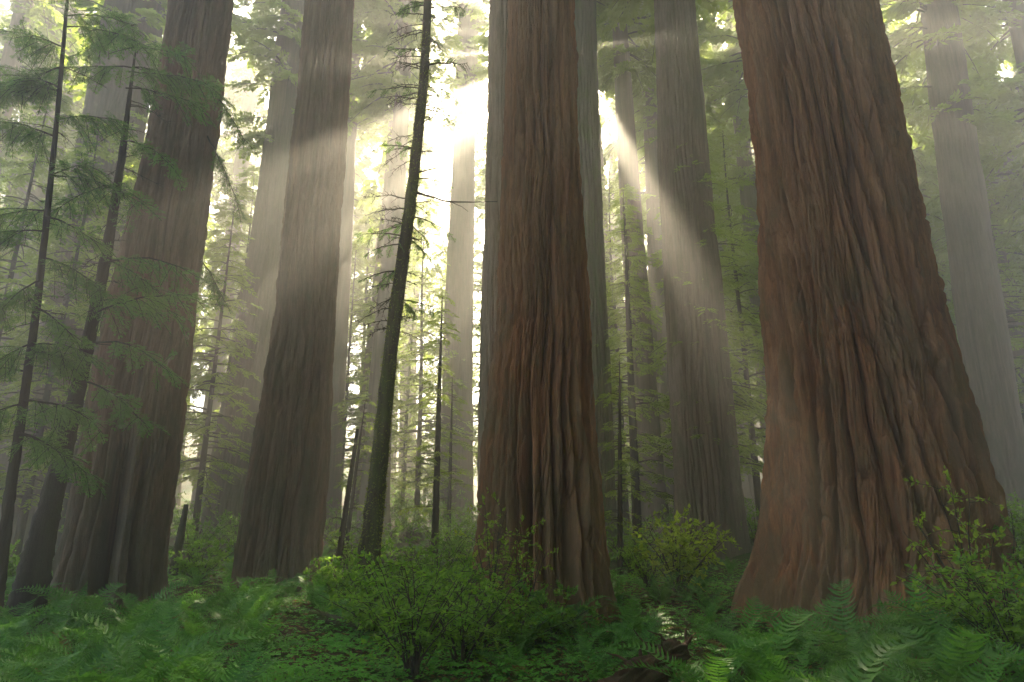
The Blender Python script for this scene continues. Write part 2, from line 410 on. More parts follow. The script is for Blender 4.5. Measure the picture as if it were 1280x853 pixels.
def add_crown(root, z, sc_, mesh, rz, xo=0.):
    o = link('crown', mesh, root, (xo, 0, z)); o.scale = (sc_[0], sc_[0], sc_[1]); o.rotation_euler = (0, 0, rz); return o

# ------------------------------------------------------------------ the measured trees
TREES = {}
def T(key, *a, **k):
    TREES[key] = measured_tree(*a, **k); return TREES[key]

T('A', 'redwood_tree', 'giant red brown redwood with twisting bark ribs and flared foot above ferns', 'tree', 10.8,
  [(0, 915, 1090), (100, 928, 1110), (200, 938, 1130), (300, 944, 1154), (400, 949, 1178), (500, 952, 1204), (600, 944, 1230), (680, 932, 1248), (745, 916, 1256), (790, 906, 1264)],
  46, M['red'], nth=560, nz=430, cell=(.27, 6.), depth=.36, seed=11, twist=.075, lobe=.07, lobe_k=9)
T('B', 'redwood_tree', 'straight brown redwood with deep furrows and a black hollow seam at its foot', 'tree', 11.2,
  [(0, 636, 716), (200, 629, 724), (400, 622, 736), (500, 611, 741), (600, 602, 750), (700, 596, 757), (765, 590, 766)],
  46, M['red'], nth=400, nz=400, cell=(.2, 5.5), depth=.3, seed=23, lobe=.16, lobe_k=7, hollow=[(-.25, .09, 1.4, 2.6, .45), (.5, .08, .8, 1.6, .3)])
T('B1', 'redwood_tree', 'grey redwood, bark paled to show sunlit mist, pressed against the back of the furrowed brown one', 'tree', 13.6,
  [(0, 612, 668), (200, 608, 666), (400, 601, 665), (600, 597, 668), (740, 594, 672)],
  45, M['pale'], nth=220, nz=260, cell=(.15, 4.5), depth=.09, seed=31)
T('B2', 'redwood_tree', 'green tinged redwood half hidden behind the furrowed brown trunk', 'tree', 23,
  [(0, 700, 745), (200, 706, 750), (400, 712, 760), (600, 716, 770), (740, 716, 779)],
  44, M['green'], nth=200, nz=240, cell=(.16, 4.5), depth=.1, seed=37)
T('C', 'redwood_tree', 'smooth grey brown redwood with wide foot among ferns, free of branches', 'tree', 14.8,
  [(0, 382, 443), (200, 362, 432), (400, 343, 420), (500, 328, 416), (600, 308, 410), (700, 290, 404), (745, 282, 403)],
  45, M['brown'], nth=300, nz=320, cell=(.18, 5), depth=.17, seed=41, lobe=.1, lobe_k=6)
T('D', 'redwood_tree', 'dark thick redwood with an arched hollow at its foot behind leafy sprays', 'tree', 12.2,
  [(0, 213, 293), (200, 178, 270), (400, 132, 246), (500, 110, 233), (600, 88, 220), (700, 68, 211), (755, 55, 208)],
  46, M['brown'], nth=280, nz=300, cell=(.2, 5), depth=.21, seed=47, lobe=.2, lobe_k=6, hollow=[(-.16, .17, .3, 3.1, 1.0), (.42, .1, .3, 2.0, .3)])
T('E', 'redwood_tree', 'misty wide redwood standing behind the dark hollow footed one', 'tree', 25,
  [(0, 132, 212), (200, 92, 176), (400, 52, 142), (600, 16, 112), (720, -6, 100)],
  52, M['far'], nth=160, nz=180, cell=(.15, 2.0), depth=.055, seed=53)
T('F', 'redwood_tree', 'faint redwood trunk dissolving in mist behind green branches', 'tree', 38,
  [(0, 50, 112), (200, 15, 80), (400, -18, 50), (700, -60, 15)], 52, M['far'], nth=96, nz=90, cell=(.18, 2.2), depth=.05, seed=59)
T('H', 'redwood_tree', 'sunlit misty redwood leaning behind the smooth grey brown trunk', 'tree', 31,
  [(0, 352, 392), (250, 321, 366), (430, 290, 345), (600, 260, 322), (715, 242, 310)], 52, M['far'], nth=130, nz=150, cell=(.14, 2.), depth=.05, seed=61)
T('I', 'redwood_tree', 'thin pale redwood trunk in mist beside a short broken snag', 'tree', 50,
  [(0, 318, 334), (423, 265, 287), (710, 228, 252)], 52, M['far'], nth=64, nz=70, cell=(.2, 2.), depth=.04, seed=67)
T('K', 'redwood_tree', 'thin pale trunk showing along the edge of the smooth grey brown redwood', 'tree', 50,
  [(0, 428, 440), (423, 404, 419), (720, 400, 415)], 52, M['far'], nth=64, nz=70, cell=(.2, 2.), depth=.03, seed=71)
T('L', 'redwood_tree', 'leaning misty redwood just behind the moss covered slim trunk', 'tree', 37,
  [(0, 498, 516), (250, 478, 502), (430, 458, 484), (600, 441, 470), (710, 428, 460)], 52, M['far'], nth=80, nz=100, cell=(.16, 2.), depth=.04, seed=73)
T('N', 'redwood_tree', 'bright misty redwood trunk behind the little conifer sapling', 'tree', 42,
  [(0, 574, 600), (200, 566, 594), (430, 553, 591), (700, 547, 592)], 52, M['far'], nth=90, nz=100, cell=(.16, 2.), depth=.04, seed=79)
T('P1', 'redwood_tree', 'slim faded trunk in bright mist right of the moss covered one', 'tree', 58,
  [(0, 528, 544), (430, 500, 521), (700, 497, 520)], 52, M['far'], nth=60, nz=60, cell=(.2, 2.), depth=.03, seed=83)
T('Q', 'redwood_tree', 'narrow misty trunk squeezed beside the tall mossy grey redwood', 'tree', 38,
  [(0, 797, 820), (200, 806, 828), (430, 812, 838), (690, 818, 850)], 52, M['far'], nth=80, nz=90, cell=(.16, 2.), depth=.04, seed=89)
T('R', 'redwood_tree', 'tall grey redwood crossed by a light beam, yellow green bush at its foot', 'tree', 20,
  [(0, 817, 869), (200, 822, 886), (400, 832, 906), (600, 842, 926), (700, 846, 938)], 46, M['grey'], nth=240, nz=260, cell=(.15, 4.6), depth=.12, seed=97)
T('S', 'redwood_tree', 'slender pale trunk between the grey redwood and the giant red one', 'tree', 48,
  [(0, 880, 893), (330, 900, 916), (430, 911, 929), (640, 932, 950)], 52, M['far'], nth=60, nz=70, cell=(.2, 2.), depth=.03, seed=101)
T('Tt', 'redwood_tree', 'blue grey misty redwood standing alone beyond the giant red one', 'tree', 28,
  [(0, 1147, 1196), (200, 1168, 1226), (400, 1194, 1258), (560, 1216, 1284), (700, 1234, 1310)], 52, M['far'], nth=120, nz=140, cell=(.16, 2.), depth=.05, seed=103)
T('U', 'redwood_tree', 'ghostly trunk farther into the blue mist than its lone neighbour', 'tree', 55,
  [(0, 1258, 1290), (330, 1274, 1310), (700, 1298, 1340)], 52, M['far'], nth=60, nz=60, cell=(.2, 2.), depth=.04, seed=107)

# crowns of the measured redwoods (their foliage begins far up)
for n_, (k, zb, s1, s2) in enumerate([('A', 22, 1.1, 1.05), ('B', 24, .9, .95), ('B1', 23, .8, .95), ('B2', 22, .85, .95), ('C', 23, .95, .95), ('D', 22, 1., 1.05),
        ('E', 20, 1., 1.1), ('F', 21, 1., 1.1), ('H', 20, .9, 1.1), ('I', 17, .8, 1.3), ('K', 18, .7, 1.15), ('L', 18, .75, 1.2), ('N', 29, .7, .75),
        ('P1', 20, .8, 1.15), ('Q', 18, .8, 1.25), ('R', 20, .9, 1.15), ('S', 16, .8, 1.25), ('Tt', 19, 1., 1.15), ('U', 17, 1., 1.3)]):
    root, ax = TREES[k]
    add_crown(root, zb - root.location.z, (s1, s2), T_OAK[n_ % 3], n_ * 2.4, ax(zb)[0] - root.location.x)

# ------------------------------------------------------------------ slim trees
def slim_tree(name, label, cat, path, rad, mat, seed, group=None, k=10, Yd=None):
    """path: world points bottom to top; rad: radii"""
    path = np.array([list(p) for p in path]); n = 110
    t = np.linspace(0, 1, len(path)); tn = np.linspace(0, 1, n)
    pts = np.stack([np.interp(tn, t, path[:, i]) for i in range(3)], -1); rr = np.interp(tn, t, rad)
    for _ in range(3): pts[1:-1] = (pts[:-2] + 2 * pts[1:-1] + pts[2:]) / 4
    gb = gzf(*path[0][:2])
    pts[:, 2] = np.where(tn < .001, gb - .25, pts[:, 2])
    root = thing(name, label, cat, (path[0][0], path[0][1], gb), group=group)
    rr = rr.copy(); rr[-1] = .001; pts[-1] = pts[-2] + (pts[-1] - pts[-2]) * .2
    g = Geo(); g.tube(pts - np.array(root.location), rr, k)
    me = g.mesh('trunk', [mat], True)
    co = np.zeros(len(me.vertices) * 3, np.float32); me.vertices.foreach_get('co', co); co = co.reshape(-1, 3)
    idx = np.repeat(np.arange(n), k); c = pts - np.array(root.location)
    d = co - c[idx]; f = 1 + .16 * perlin(np.tile(np.arange(k), n) * .9, idx * .8, seed)
    me.vertices.foreach_set('co', (c[idx] + d * f[:, None]).astype(np.float32).ravel())
    link('trunk', me, root)
    return root, pts, rr

def dead_branch(root, start, az, length, rise, droop, r0, seed, twigs=6, mat='dark', leafy=None):
    r = np.random.default_rng(seed); g = Geo()
    d = np.array([math.cos(az), math.sin(az), 0]); s = np.array([-d[1], d[0], 0]); t = np.linspace(0, 1, 12)
    pts = np.asarray(start)[None] + d * (t * length)[:, None] + s * (np.cumsum(r.normal(0, .012, 12)) * length)[:, None]
    pts[:, 2] += rise * length * t - droop * length * t ** 2 + np.cumsum(r.normal(0, .008, 12)) * length
    g.tube(pts, r0 * (1 - .8 * t), 5)
    for i in range(twigs):
        ti = r.uniform(.15, .98); o = np.array([np.interp(ti, t, pts[:, j]) for j in range(3)])
        a = unit(d * r.uniform(.2, 1) + s * r.normal(0, .8) + np.array([0, 0, r.normal(-.1, .5)]))
        l = length * r.uniform(.12, .3); u = np.linspace(0, 1, 5)
        q = o + a * (u * l)[:, None] + r.normal(0, .02, (5, 3)) * u[:, None]; q[:, 2] -= .15 * l * u ** 2
        g.tube(q, max(.0055, r0 * .42) * (1 - .6 * u), 3)
    g.V = [v - np.array(root.location) for v in g.V]
    b = link('branch', g.mesh('branch', [M[mat]]), root)
    return b

# moss covered slim tree
Ym = 10.2
mp = [P(452, 785, Ym), P(461, 700, Ym), P(472, 600, Ym), P(489, 430, Ym), P(515, 240, Ym), P(530, 100, Ym), P(535, 0, Ym), P(541, -120, Ym), P(546, -330, Ym), P(548, -700, Ym)]
mroot, mpts, mrr = slim_tree('slim_tree', 'slim leaning tree covered in green moss with bare crooked branches', 'tree', mp, [.21, .17, .135, .115, .1, .085, .075, .07, .055, .02], M['mossy'], 3, k=14)
def moss_tufts(root, pts, rr, n, seed):
    r = np.random.default_rng(seed); t = r.random(n) ** 1.5 * .62 * (len(pts) - 1); i = t.astype(int); f = (t - i)[:, None]
    c = pts[i] * (1 - f) + pts[i + 1] * f; a = r.uniform(0, 6.28, n); d = np.stack([np.cos(a), np.sin(a), r.normal(-.1, .3, n)], -1)
    p = c + d * (rr[i] * .93)[:, None]; o = unit(d * .8 + r.normal(0, .5, (n, 3)) + np.array([0, 0, -.3])); sd = unit(np.cross(o, r.normal(0, 1, (n, 3))))
    g = Geo(); g.leaves(p - np.array(root.location), o, sd, r.uniform(.02, .06, n), r.uniform(.008, .02, n)); link('moss', g.mesh('moss', [M['moss']]), root)
moss_tufts(mroot, mpts, mrr, 6500, 8)
def on(pts, z): return np.array([np.interp(z, pts[:, 2], pts[:, i]) for i in range(3)])
def zat(py, Y): return P(0, py, Y).z
for i, (py, az, ln, rise, dr, r0) in enumerate([(240, .05, 1.5, -.42, -.30, .026), (215, -.1, .65, -.02, -.12, .018), (82, .15, .8, .25, .05, .02), (262, 3.3, .75, .1, .3, .016), (275, 2.8, .65, -.25, .0, .012),
        (355, 3.2, .45, .05, .2, .01), (300, .1, .4, .1, .2, .01), (170, 3.0, .6, .1, .3, .012), (130, .3, .6, .1, .4, .012), (190, .0, .5, .2, .5, .012), (40, 2.9, .7, .1, .3, .012), (20, .2, .6, .2, .3, .012),
        (110, 3.4, .55, .2, .4, .01), (340, .2, .35, .1, .4, .01), (410, 3.1, .4, 0, .3, .01), (250, 3.6, .8, .15, .3, .014)]):
    dead_branch(mroot, on(mpts, zat(py, Ym)), az, ln, rise, dr, r0, 300 + i, twigs=4 if i == 0 else 16, mat='dark')
rm = np.random.default_rng(31)
for i in range(46):
    py = rm.uniform(-30, 420) if i % 3 else rm.uniform(0, 130)
    dead_branch(mroot, on(mpts, zat(py, Ym)), rm.choice([0, math.pi]) + rm.normal(0, .7), rm.uniform(.25, .75), rm.uniform(-.1, .3), rm.uniform(.1, .6), .011, 350 + i, twigs=14)

# dark leaning young tree in front of the hollow footed redwood, and one at its left
def leaning(label, Yl, px, rad, seed, nb):
    root, pts, rr = slim_tree('slim_tree', label, 'tree', [P(x, y, Yl) for x, y in px], rad, M['dark'], seed, k=9)
    r = np.random.default_rng(seed)
    for i in range(nb):
        z = r.uniform(2.6, pts[-1, 2] - .3)
        dead_branch(root, on(pts, z), r.choice([0, math.pi]) + r.normal(0, .6), r.uniform(.35, .8), r.uniform(-.1, .3), r.uniform(.1, .5), .009, seed * 50 + i, twigs=5)
    return root, pts
lroot, lpts = leaning('dark leaning sapling stem with bare twigs against the hollow footed redwood', 10.0,
    [(32, 775), (48, 690), (66, 620), (90, 520), (112, 420), (133, 320), (152, 200), (162, 120), (170, 60)], [.26, .2, .15, .12, .10, .085, .06, .035, .012], 5, 26)
groot, gpts = leaning('thin dark stem at the outermost edge of the fern bank, leafy branches above', 9.2,
    [(-8, 775), (2, 700), (15, 600), (30, 500), (46, 385), (60, 260), (74, 120), (84, 0), (92, -120)], [.095, .08, .068, .06, .052, .044, .035, .026, .01], 6, 14)

# leafy redwood boughs hanging in front of the left trunks: parts of the thin stems
def leafy_bough(root, pts, start_px, end_px, Y, nsp, spl, seed, droop=.18, lw=.013, dy=0.):
    r = np.random.default_rng(seed)
    a = np.array(P(*start_px, Y)); b = np.array(P(*end_px, Y + dy))
    t = np.linspace(0, 1, 10); p = a + (b - a) * t[:, None]; L = np.linalg.norm(b - a)
    p[:, 2] += droop * L * 4 * t * (1 - t) * .6; p += np.cumsum(r.normal(0, .015, (10, 3)), 0) * L * .5
    g = Geo(); g.tube(p, .016 * (1 - .8 * t), 4)
    f = Geo()
    d = unit(b - a); hs = unit(np.cross(d, [0, 0, 1.])); 
    tt = r.uniform(.12, 1, nsp); o = np.stack([np.interp(tt, t, p[:, i]) for i in range(3)], -1)
    sg = np.where(r.random(nsp) < .5, -1, 1)[:, None]; ang = r.uniform(.2, 1.2, nsp)[:, None]
    ax = unit(d * np.cos(ang) + sg * hs * np.sin(ang) + r.normal(0, .42, (nsp, 3)) + np.array([0, 0, -.42]))
    s = unit(np.cross(ax, np.array([0, 0, 1.]) + r.normal(0, .35, ax.shape)))
    Ls = spl * r.uniform(.6, 1.25, nsp)
    for i in range(nsp):
        u = np.linspace(0, 1, 4); q = o[i] + ax[i] * (u * Ls[i])[:, None]; q[:, 2] -= .25 * Ls[i] * u ** 2
        g.tube(q, .004, 3)
    # two-level sprays: side twigs carrying flat needles
    K = 6; tk = (np.arange(K) + .5) / K
    P0 = o[:, None] + ax[:, None] * (Ls[:, None, None] * tk[None, :, None]); P0[..., 2] -= .25 * Ls[:, None] * tk ** 2
    for sgn in (-1, 1):
        dd = unit(ax[:, None] * .7 + sgn * s[:, None] * .7 + r.normal(0, .16, (nsp, K, 3)) + np.array([0, 0, -.12])).reshape(-1, 3)
        ln = (Ls[:, None] * .42 * np.sin(np.pi * (tk * .8 + .18)) * r.uniform(.7, 1.2, (nsp, K))).ravel()
        oo = P0.reshape(-1, 3); ss = unit(np.cross(dd, np.cross(np.repeat(ax, K, 0), np.repeat(s, K, 0)) + r.normal(0, .2, dd.shape)))
        J = 5; tj = (np.arange(J) + .3) / J
        for s2 in (-1, 1):
            q0 = (oo[:, None] + dd[:, None] * (ln[:, None, None] * tj[None, :, None])).reshape(-1, 3)
            nd_ = unit(np.repeat(dd, J, 0) * .75 + s2 * np.repeat(ss, J, 0) * .66 + r.normal(0, .1, (len(dd) * J, 3)))
            f.leaves(q0, nd_, unit(np.cross(nd_, np.repeat(np.cross(dd, ss), J, 0) + r.normal(0, .3, nd_.shape))), np.repeat(ln, J) * .42, lw * .75)
        f.leaves(oo + dd * ln[:, None] * .7, dd, ss, ln * .45, lw)
    o3 = np.array(root.location); g.V = [v - o3 for v in g.V]; f.V = [v - o3 for v in f.V]
    br = link('branch', g.mesh('branch', [M['dark']]), root)
    link('foliage', f.mesh('foliage', [M['spray']]), br)

for i, (rt, s0, e0, Yb, n_, spl, dr) in enumerate([
    (lroot, (160, 90), (275, 108), 9.6, 44, .42, .12), (lroot, (158, 110), (255, 135), 9.5, 34, .42, .12), (lroot, (150, 60), (235, 70), 9.8, 22, .38, .1), (lroot, (148, 230), (60, 268), 9.7, 26, .36, .15),
    (lroot, (132, 330), (250, 350), 9.3, 26, .36, .2), (lroot, (118, 392), (240, 372), 9.2, 30, .40, .12), (lroot, (110, 430), (215, 470), 9.3, 22, .34, .2),
    (lroot, (100, 478), (190, 540), 9.1, 24, .36, .12), (lroot, (92, 500), (50, 560), 9.2, 18, .34, .1),
    (groot, (30, 500), (130, 545), 8.6, 28, .40, .16), (groot, (24, 540), (110, 590), 8.5, 22, .36, .1), (groot, (40, 430), (-20, 470), 8.8, 20, .38, .15),
    (groot, (46, 385), (110, 440), 8.9, 20, .34, .1), (groot, (56, 290), (-10, 300), 9.0, 26, .42, .12), (groot, (58, 270), (120, 300), 8.9, 20, .36, .1),
    (groot, (68, 170), (0, 150), 9., 28, .44, .12), (groot, (70, 150), (150, 150), 9., 26, .4, .1), (groot, (80, 60), (10, 40), 9., 28, .44, .1), (groot, (82, 20), (170, 30), 9., 24, .42, .1),
    (groot, (50, 350), (-10, 390), 8.8, 24, .4, .1), (groot, (28, 505), (-15, 520), 8.6, 16, .36, .1), (groot, (62, 220), (110, 205), 8.9, 22, .4, .1), (groot, (74, 110), (30, 95), 9., 24, .42, .1)]):
    leafy_bough(rt, None, s0, e0, Yb, n_, spl, 500 + i, dr)

rb = np.random.default_rng(77)
for i in range(18):
    rt, pp = (groot, gpts) if i % 5 < 3 else (lroot, lpts)
    py = rb.uniform(-40, 560) if rt is groot else rb.uniform(20, 420)
    st = on(pp, zat(py, pp[0, 1])); Ys = st[1]
    k = (F_PX / (Ys * math.cos(PITCH) + (st[2] - CAM_H) * math.sin(PITCH)))
    px0 = 640 + st[0] * k
    sgn = rb.choice([-1, 1]); ln = rb.uniform(50, 120)
    leafy_bough(rt, None, (px0, py), (px0 + sgn * ln, py + rb.uniform(-5, 45)), Ys, int(14 + ln * .2), rb.uniform(.3, .46), 900 + i, .12, dy=rb.uniform(-.9, .5))
for i in range(22):
    py = rb.uniform(-20, 380); st = on(mpts, zat(py, Ym)); kx = F_PX / (Ym * math.cos(PITCH) + (st[2] - CAM_H) * math.sin(PITCH)); px0 = 640 + st[0] * kx
    leafy_bough(mroot, None, (px0, py), (px0 + rb.choice([-1, 1]) * rb.uniform(22, 62), py + rb.uniform(-6, 26)), Ym, 9, rb.uniform(.12, .2), 1400 + i, .1, lw=.009, dy=rb.uniform(-.4, .4))
droot = TREES['D'][0]
for i, (s0, e0) in enumerate([((262, 110), (312, 185)), ((258, 170), (296, 250)), ((250, 325), (284, 382)), ((240, 100), (296, 135))]):
    leafy_bough(droot, None, s0, e0, 11.6, 20, .36, 980 + i, .1)

# small saplings and snags
def sapling(label, px, top_py, base_py, Y, w, seed, n=40, lean=0.0, mat='dark'):
    b = P(px, base_py, Y); H = P(px, top_py, Y).z
    gb = gzf(b.x, Y)
    root, pts, rr = slim_tree('conifer_sapling', label, 'sapling', [(b.x, Y, gb - .2), (b.x + lean * .5, Y, (H + gb) * .5), (b.x + lean, Y, H)], [.011 * H + .02, .008 * H + .012, .008], M[mat], seed, k=7)
    r = np.random.default_rng(seed); g = Geo()
    for i in range(n):
        t = r.uniform(.22, 1) if i > 6 else r.uniform(.85, 1); z = gb + (H - gb) * t
        c = on(pts, z) - np.array(root.location)
        ln = w * (.18 + .82 * (1 - t) ** .7) * r.uniform(.5, 1.1)
        bough(g, c, r.uniform(0, 6.283), ln, r.uniform(.05, .3), r.uniform(.25, .5), max(4, int(13 * ln / w)), .34 * w / 1.3, .035, 6, .012, r=r)
    link('crown', g.mesh('crown', [M['twig'], M['conifer']]), root)
    return root
sapling('little conifer sapling with a pole thin stem and tiered branches in bright mist', 543, 368, 700, 16.5, 1.25, 801, 46)
sapling('young conifer with open drooping branches beside the green tinged redwood', 774, 440, 700, 17.5, 1.2, 803, 46, lean=.25)
sapling('young conifer leaning behind the moss covered trunk with sparse branches', 428, 500, 715, 18.5, .9, 807, 20, lean=.35)
sapling('thin conifer between the grey redwood and the giant red one', 915, 180, 690, 19.5, 1.8, 809, 60, lean=-.3)
sapling('feathery conifer right behind the yellow green bush', 797, 250, 690, 22, 1.7, 811, 60, lean=.1)
sapling('soft young conifer between the two leaning misty trunks', 560, 470, 700, 24, 1.6, 813, 30)

def snag(label, a, b, Y, r0, seed):
    p0, p1 = P(*a, Y), P(*b, Y)
    root, pts, rr = slim_tree('dead_snag', label, 'dead tree', [p0, (p0 + p1) / 2, p1], [r0, r0 * .8, r0 * .45], M['dark'], seed, k=8)
    for i in range(5): dead_branch(root, pts[20 + i * 7], (i % 2) * math.pi + i * .3, .45, .2, .2, .012, seed * 20 + i, 4)
snag('short broken dead snag leaning in front of a thin pale trunk', (216, 722), (233, 630), 17, .13, 61)
snag('thin leaning dead stem between the smooth and moss covered trunks', (420, 722), (447, 535), 15.5, .08, 62)

# ------------------------------------------------------------------ background trees
r = np.random.default_rng(99)
far_protos = []
def where(px):
    for lim, w in ((60, 'beyond the wide misty redwood'), (215, 'behind the dark hollow footed redwood'), (300, 'between the hollow footed and the smooth redwood'), (400, 'behind the smooth grey brown redwood'), (500, 'behind the slim mossy tree'),
                   (600, 'in the bright gap beside the furrowed redwood'), (750, 'behind the furrowed brown redwood'), (835, 'in the glowing gap beside the tall grey redwood'), (905, 'behind the tall grey redwood'),
                   (960, 'between the tall grey and the giant red redwood'), (1090, 'behind the giant red redwood')):
        if px < lim: return w
    return 'in the mist around the lone blue grey redwood'
def far_trunk_proto(seed, H, rad):
    z = np.linspace(-.5, H, 40); c = .35 * perlin(z * .05 + seed, z * 0 + .3, seed)
    rr = rad * (1 - .75 * np.clip(z / H, 0, 1)) + .35 * rad * np.exp(-np.maximum(z, 0) / 1.2)
    return trunk_mesh(z, c - c[1], np.zeros_like(z), rr, 40, .3, 2.5, .04, M['far'], seed)
FAR = [far_trunk_proto(400 + i, 46, rr) for i, rr in enumerate([.75, .55, .9])]
# (photo x of base, depth, crown start, trunk proto)
far_spots = [(-120, 30, 12, 0), (60, 40, 12, 2), (150, 46, 10, 0), (205, 52, 10, 1), (330, 60, 14, 2), (365, 44, 12, 1), (455, 50, 14, 0), (480, 66, 16, 2), (-330, 50, 8, 1), (1500, 70, 8, 2),
    (640, 48, 17, 0), (690, 60, 15, 2), (790, 56, 15, 0), (720, 78, 15, 1), (855, 37, 24, 2), (815, 30, 24, 0), (772, 37, 29, 1), (665, 31, 26, 2), (465, 33, 24, 0), (845, 45, 12, 2), (885, 62, 10, 1), (930, 48, 10, 0), (985, 40, 10, 2), (1050, 55, 10, 0), (1110, 48, 9, 1), (1165, 60, 9, 2), (1225, 56, 8, 0), (1330, 36, 12, 1), (1370, 42, 9, 2),  # high crowns at middle depth added to keep sun off the near mist
    (1420, 30, 10, 0), (-40, 55, 9, 1), (260, 74, 10, 0), (410, 78, 14, 1), (560, 84, 18, 0), (820, 76, 12, 0), (960, 72, 10, 2), (1130, 70, 9, 0), (20, 72, 9, 2), (-200, 45, 9, 0)]
far_spots += [(-260 + i * 62 + (i * 37) % 29, 58 + (i * 53) % 47, 3 + (i * 7) % 5, i % 3) for i in range(30) if not 6 < i < 19]
far_spots += [(400, 36, 25, 2), (1000, 58, 6, 0), (1060, 70, 6, 1), (1120, 62, 6, 2), (1200, 74, 6, 0), (1270, 66, 6, 1), (890, 36, 24, 0), (1010, 33, 24, 1), (1075, 42, 8, 0), (1140, 47, 8, 1), (1215, 44, 9, 2), (1290, 50, 8, 0), (1180, 64, 7, 1), (1330, 44, 8, 1)]  # mostly added as sun blockers, their crowns shading the mist
for i, (px, Yf, zb, k) in enumerate(far_spots):
    p = P(px, 690, Yf); g0 = gzf(p.x, Yf)
    root = thing('redwood_tree', ('distant redwood fading ' if Yf < 55 else 'faintest far redwood ') + where(px), 'tree', (p.x, Yf, g0), r.uniform(0, 6.28), ('distant redwoods ' if Yf < 55 else 'faintest redwoods ') + where(px))
    link('trunk', FAR[k], root).scale = (1, 1, 1)
    add_crown(root, zb, (r.uniform(.85, 1.15), (46 - zb) / 22), T_OAK[i % 3], r.uniform(0, 6.28))
# the forest goes on around the viewer: unseen trees added to cut sky fill
for i, (x, y, zb) in enumerate([(5, -8, 6), (11, -5, 5), (13, 0, 6), (16, 3, 5), (-2, -9, 6), (18, 9, 6), (1, -16, 5), (9, -15, 5), (21, -9, 5), (25, 4, 5), (-6, -20, 5), (5, -21, 5), (14, -20, 5), (28, 16, 6), (22, 13, 6), (16, -11, 5), (-7, -13, 6)]):
    g0 = gzf(x, y)
    root = thing('redwood_tree', 'unseen redwood added around the viewer to block sky fill, crown starting low', 'tree', (x, y, g0), i * 1.9, 'unseen redwoods blocking sky fill')
    link('trunk', FAR[i % 3], root); add_crown(root, zb, (1.1, (44 - zb) / 22), T_OAK[i % 3], i * 1.3)
# understory conifers that hang their green branches between the trunks
yng = [(20, 20, 1.1), (75, 24, 1.3), (110, 30, 1.5), (-60, 22, 1.3), (240, 27, 1.2), (262, 36, 1.6), (300, 42, 1.7), (455, 34, 1.1), (500, 46, 1.5), (540, 52, 1.6), (785, 33, 1.5), (800, 25, 1.1), (905, 26, 1.5), (925, 36, 1.8), (955, 30, 1.5),
       (1100, 40, 1.7), (1140, 46, 2.0), (1170, 52, 2.2), (1275, 44, 2.1), (1310, 32, 1.6), (1230, 56, 2.4), (1085, 50, 2.2), (420, 40, 1.4), (345, 50, 1.9), (700, 40, 1.6), (870, 44, 1.9), (0, 36, 1.8), (180, 40, 1.8), (-150, 28, 1.6), (575, 44, 2.0), (520, 40, 1.6), (605, 52, 2.3), (440, 46, 1.9), (780, 50, 1.6)]
def young_trunk(seed):
    z = np.linspace(-.4, 13.6, 26); c = .2 * perlin(z * .12 + seed, z * 0 + .7, seed)
    return trunk_mesh(z, c - c[1], np.zeros_like(z), .12 * (1 - .93 * np.clip(z / 13.6, 0, 1)) + .004, 12, .2, 2., .008, M['dark'], seed)
YT = young_trunk(701)
for i, (px, Yf, s) in enumerate(yng):
    p = P(px, 690, Yf); g0 = gzf(p.x, Yf)
    kind = 'tall misty understory conifer with drooping boughs ' if s > 1.55 else 'smaller understory conifer with drooping green boughs '
    root = thing('young_conifer', kind + where(px), 'conifer', (p.x, Yf, g0), r.uniform(0, 6.28), kind.split(' with')[0] + ' ' + where(px))
    link('trunk', YT, root).scale = (s, s, s)
    add_crown(root, 1.8 * s, (s, s), T_YNG[i % 3], r.uniform(0, 6.28))

# ------------------------------------------------------------------ ferns
def frond_mesh(seed, L, lift, curl):
    r = np.random.default_rng(seed); g = Geo()
    n = 28; t = np.linspace(0, 1, n); ang = lift - curl * t ** 1.4
    dx = np.cos(ang) * L / n; dz = np.sin(ang) * L / n
    x = np.concatenate([[0], np.cumsum(dx)[:-1]]); z = np.concatenate([[0], np.cumsum(dz)[:-1]]); y = .05 * L * np.sin(t * 2.4 + seed) * t
    p = np.stack([x, y, z], -1)
    g.tube(p[::4], .0045 * (1 - .7 * t[::4]), 3)
    tan = unit(np.gradient(p, axis=0)); nrm = unit(np.cross(tan, [0, 1., 0])) * -1
    k = np.arange(3, n); tk = t[k]
    w = L * .125 * np.clip(np.sin(np.pi * np.minimum(1, (tk * .8 + .2))) ** .6, .05, 1) * np.minimum(1, (tk + .05) * 4)
    w *= np.where(tk > .75, (1 - tk) / .25 * .85 + .15, 1)
    for s in (-1, 1):
        d = unit(tan[k] * .28 + np.array([0, s * 1., 0]) + nrm[k] * (-.12) + r.normal(0, .07, (len(k), 3)))
        sd = unit(np.cross(d, nrm[k] + r.normal(0, .15, (len(k), 3))))
        # two-piece pinna: base to middle, drooping tip
        l = w * r.uniform(.85, 1.1, len(k)); W = L * .024
        a = p[k]; m = a + d * l[:, None] * .55 + nrm[k] * .004; e = a + d * l[:, None] + tan[k] * l[:, None] * .12 - nrm[k] * l[:, None] * .12
        V = np.stack([a - sd * W * .35, a + sd * W * .35, m + sd * W * .42, m - sd * W * .42, e + sd * W * .05, e - sd * W * .05], 1)
        b = np.arange(len(k))[:, None] * 6
        g.add(V, np.concatenate([b + [[0, 1, 2, 3]], b + [[3, 2, 4, 5]]]))
    return g
FG = [frond_mesh(i, L, li, cu) for i, (L, li, cu) in enumerate([(1.15, 1.25, 1.5), (1.0, 1.0, 1.35), (1.05, .8, 1.3), (.9, .55, 1.0), (1.25, 1.1, 1.75), (.8, 1.35, 1.0)])]
FR = [g.mesh('frond', [M['fern']]) for g in FG]
FDEAD = FG[3].mesh('frond', [M['dead']])
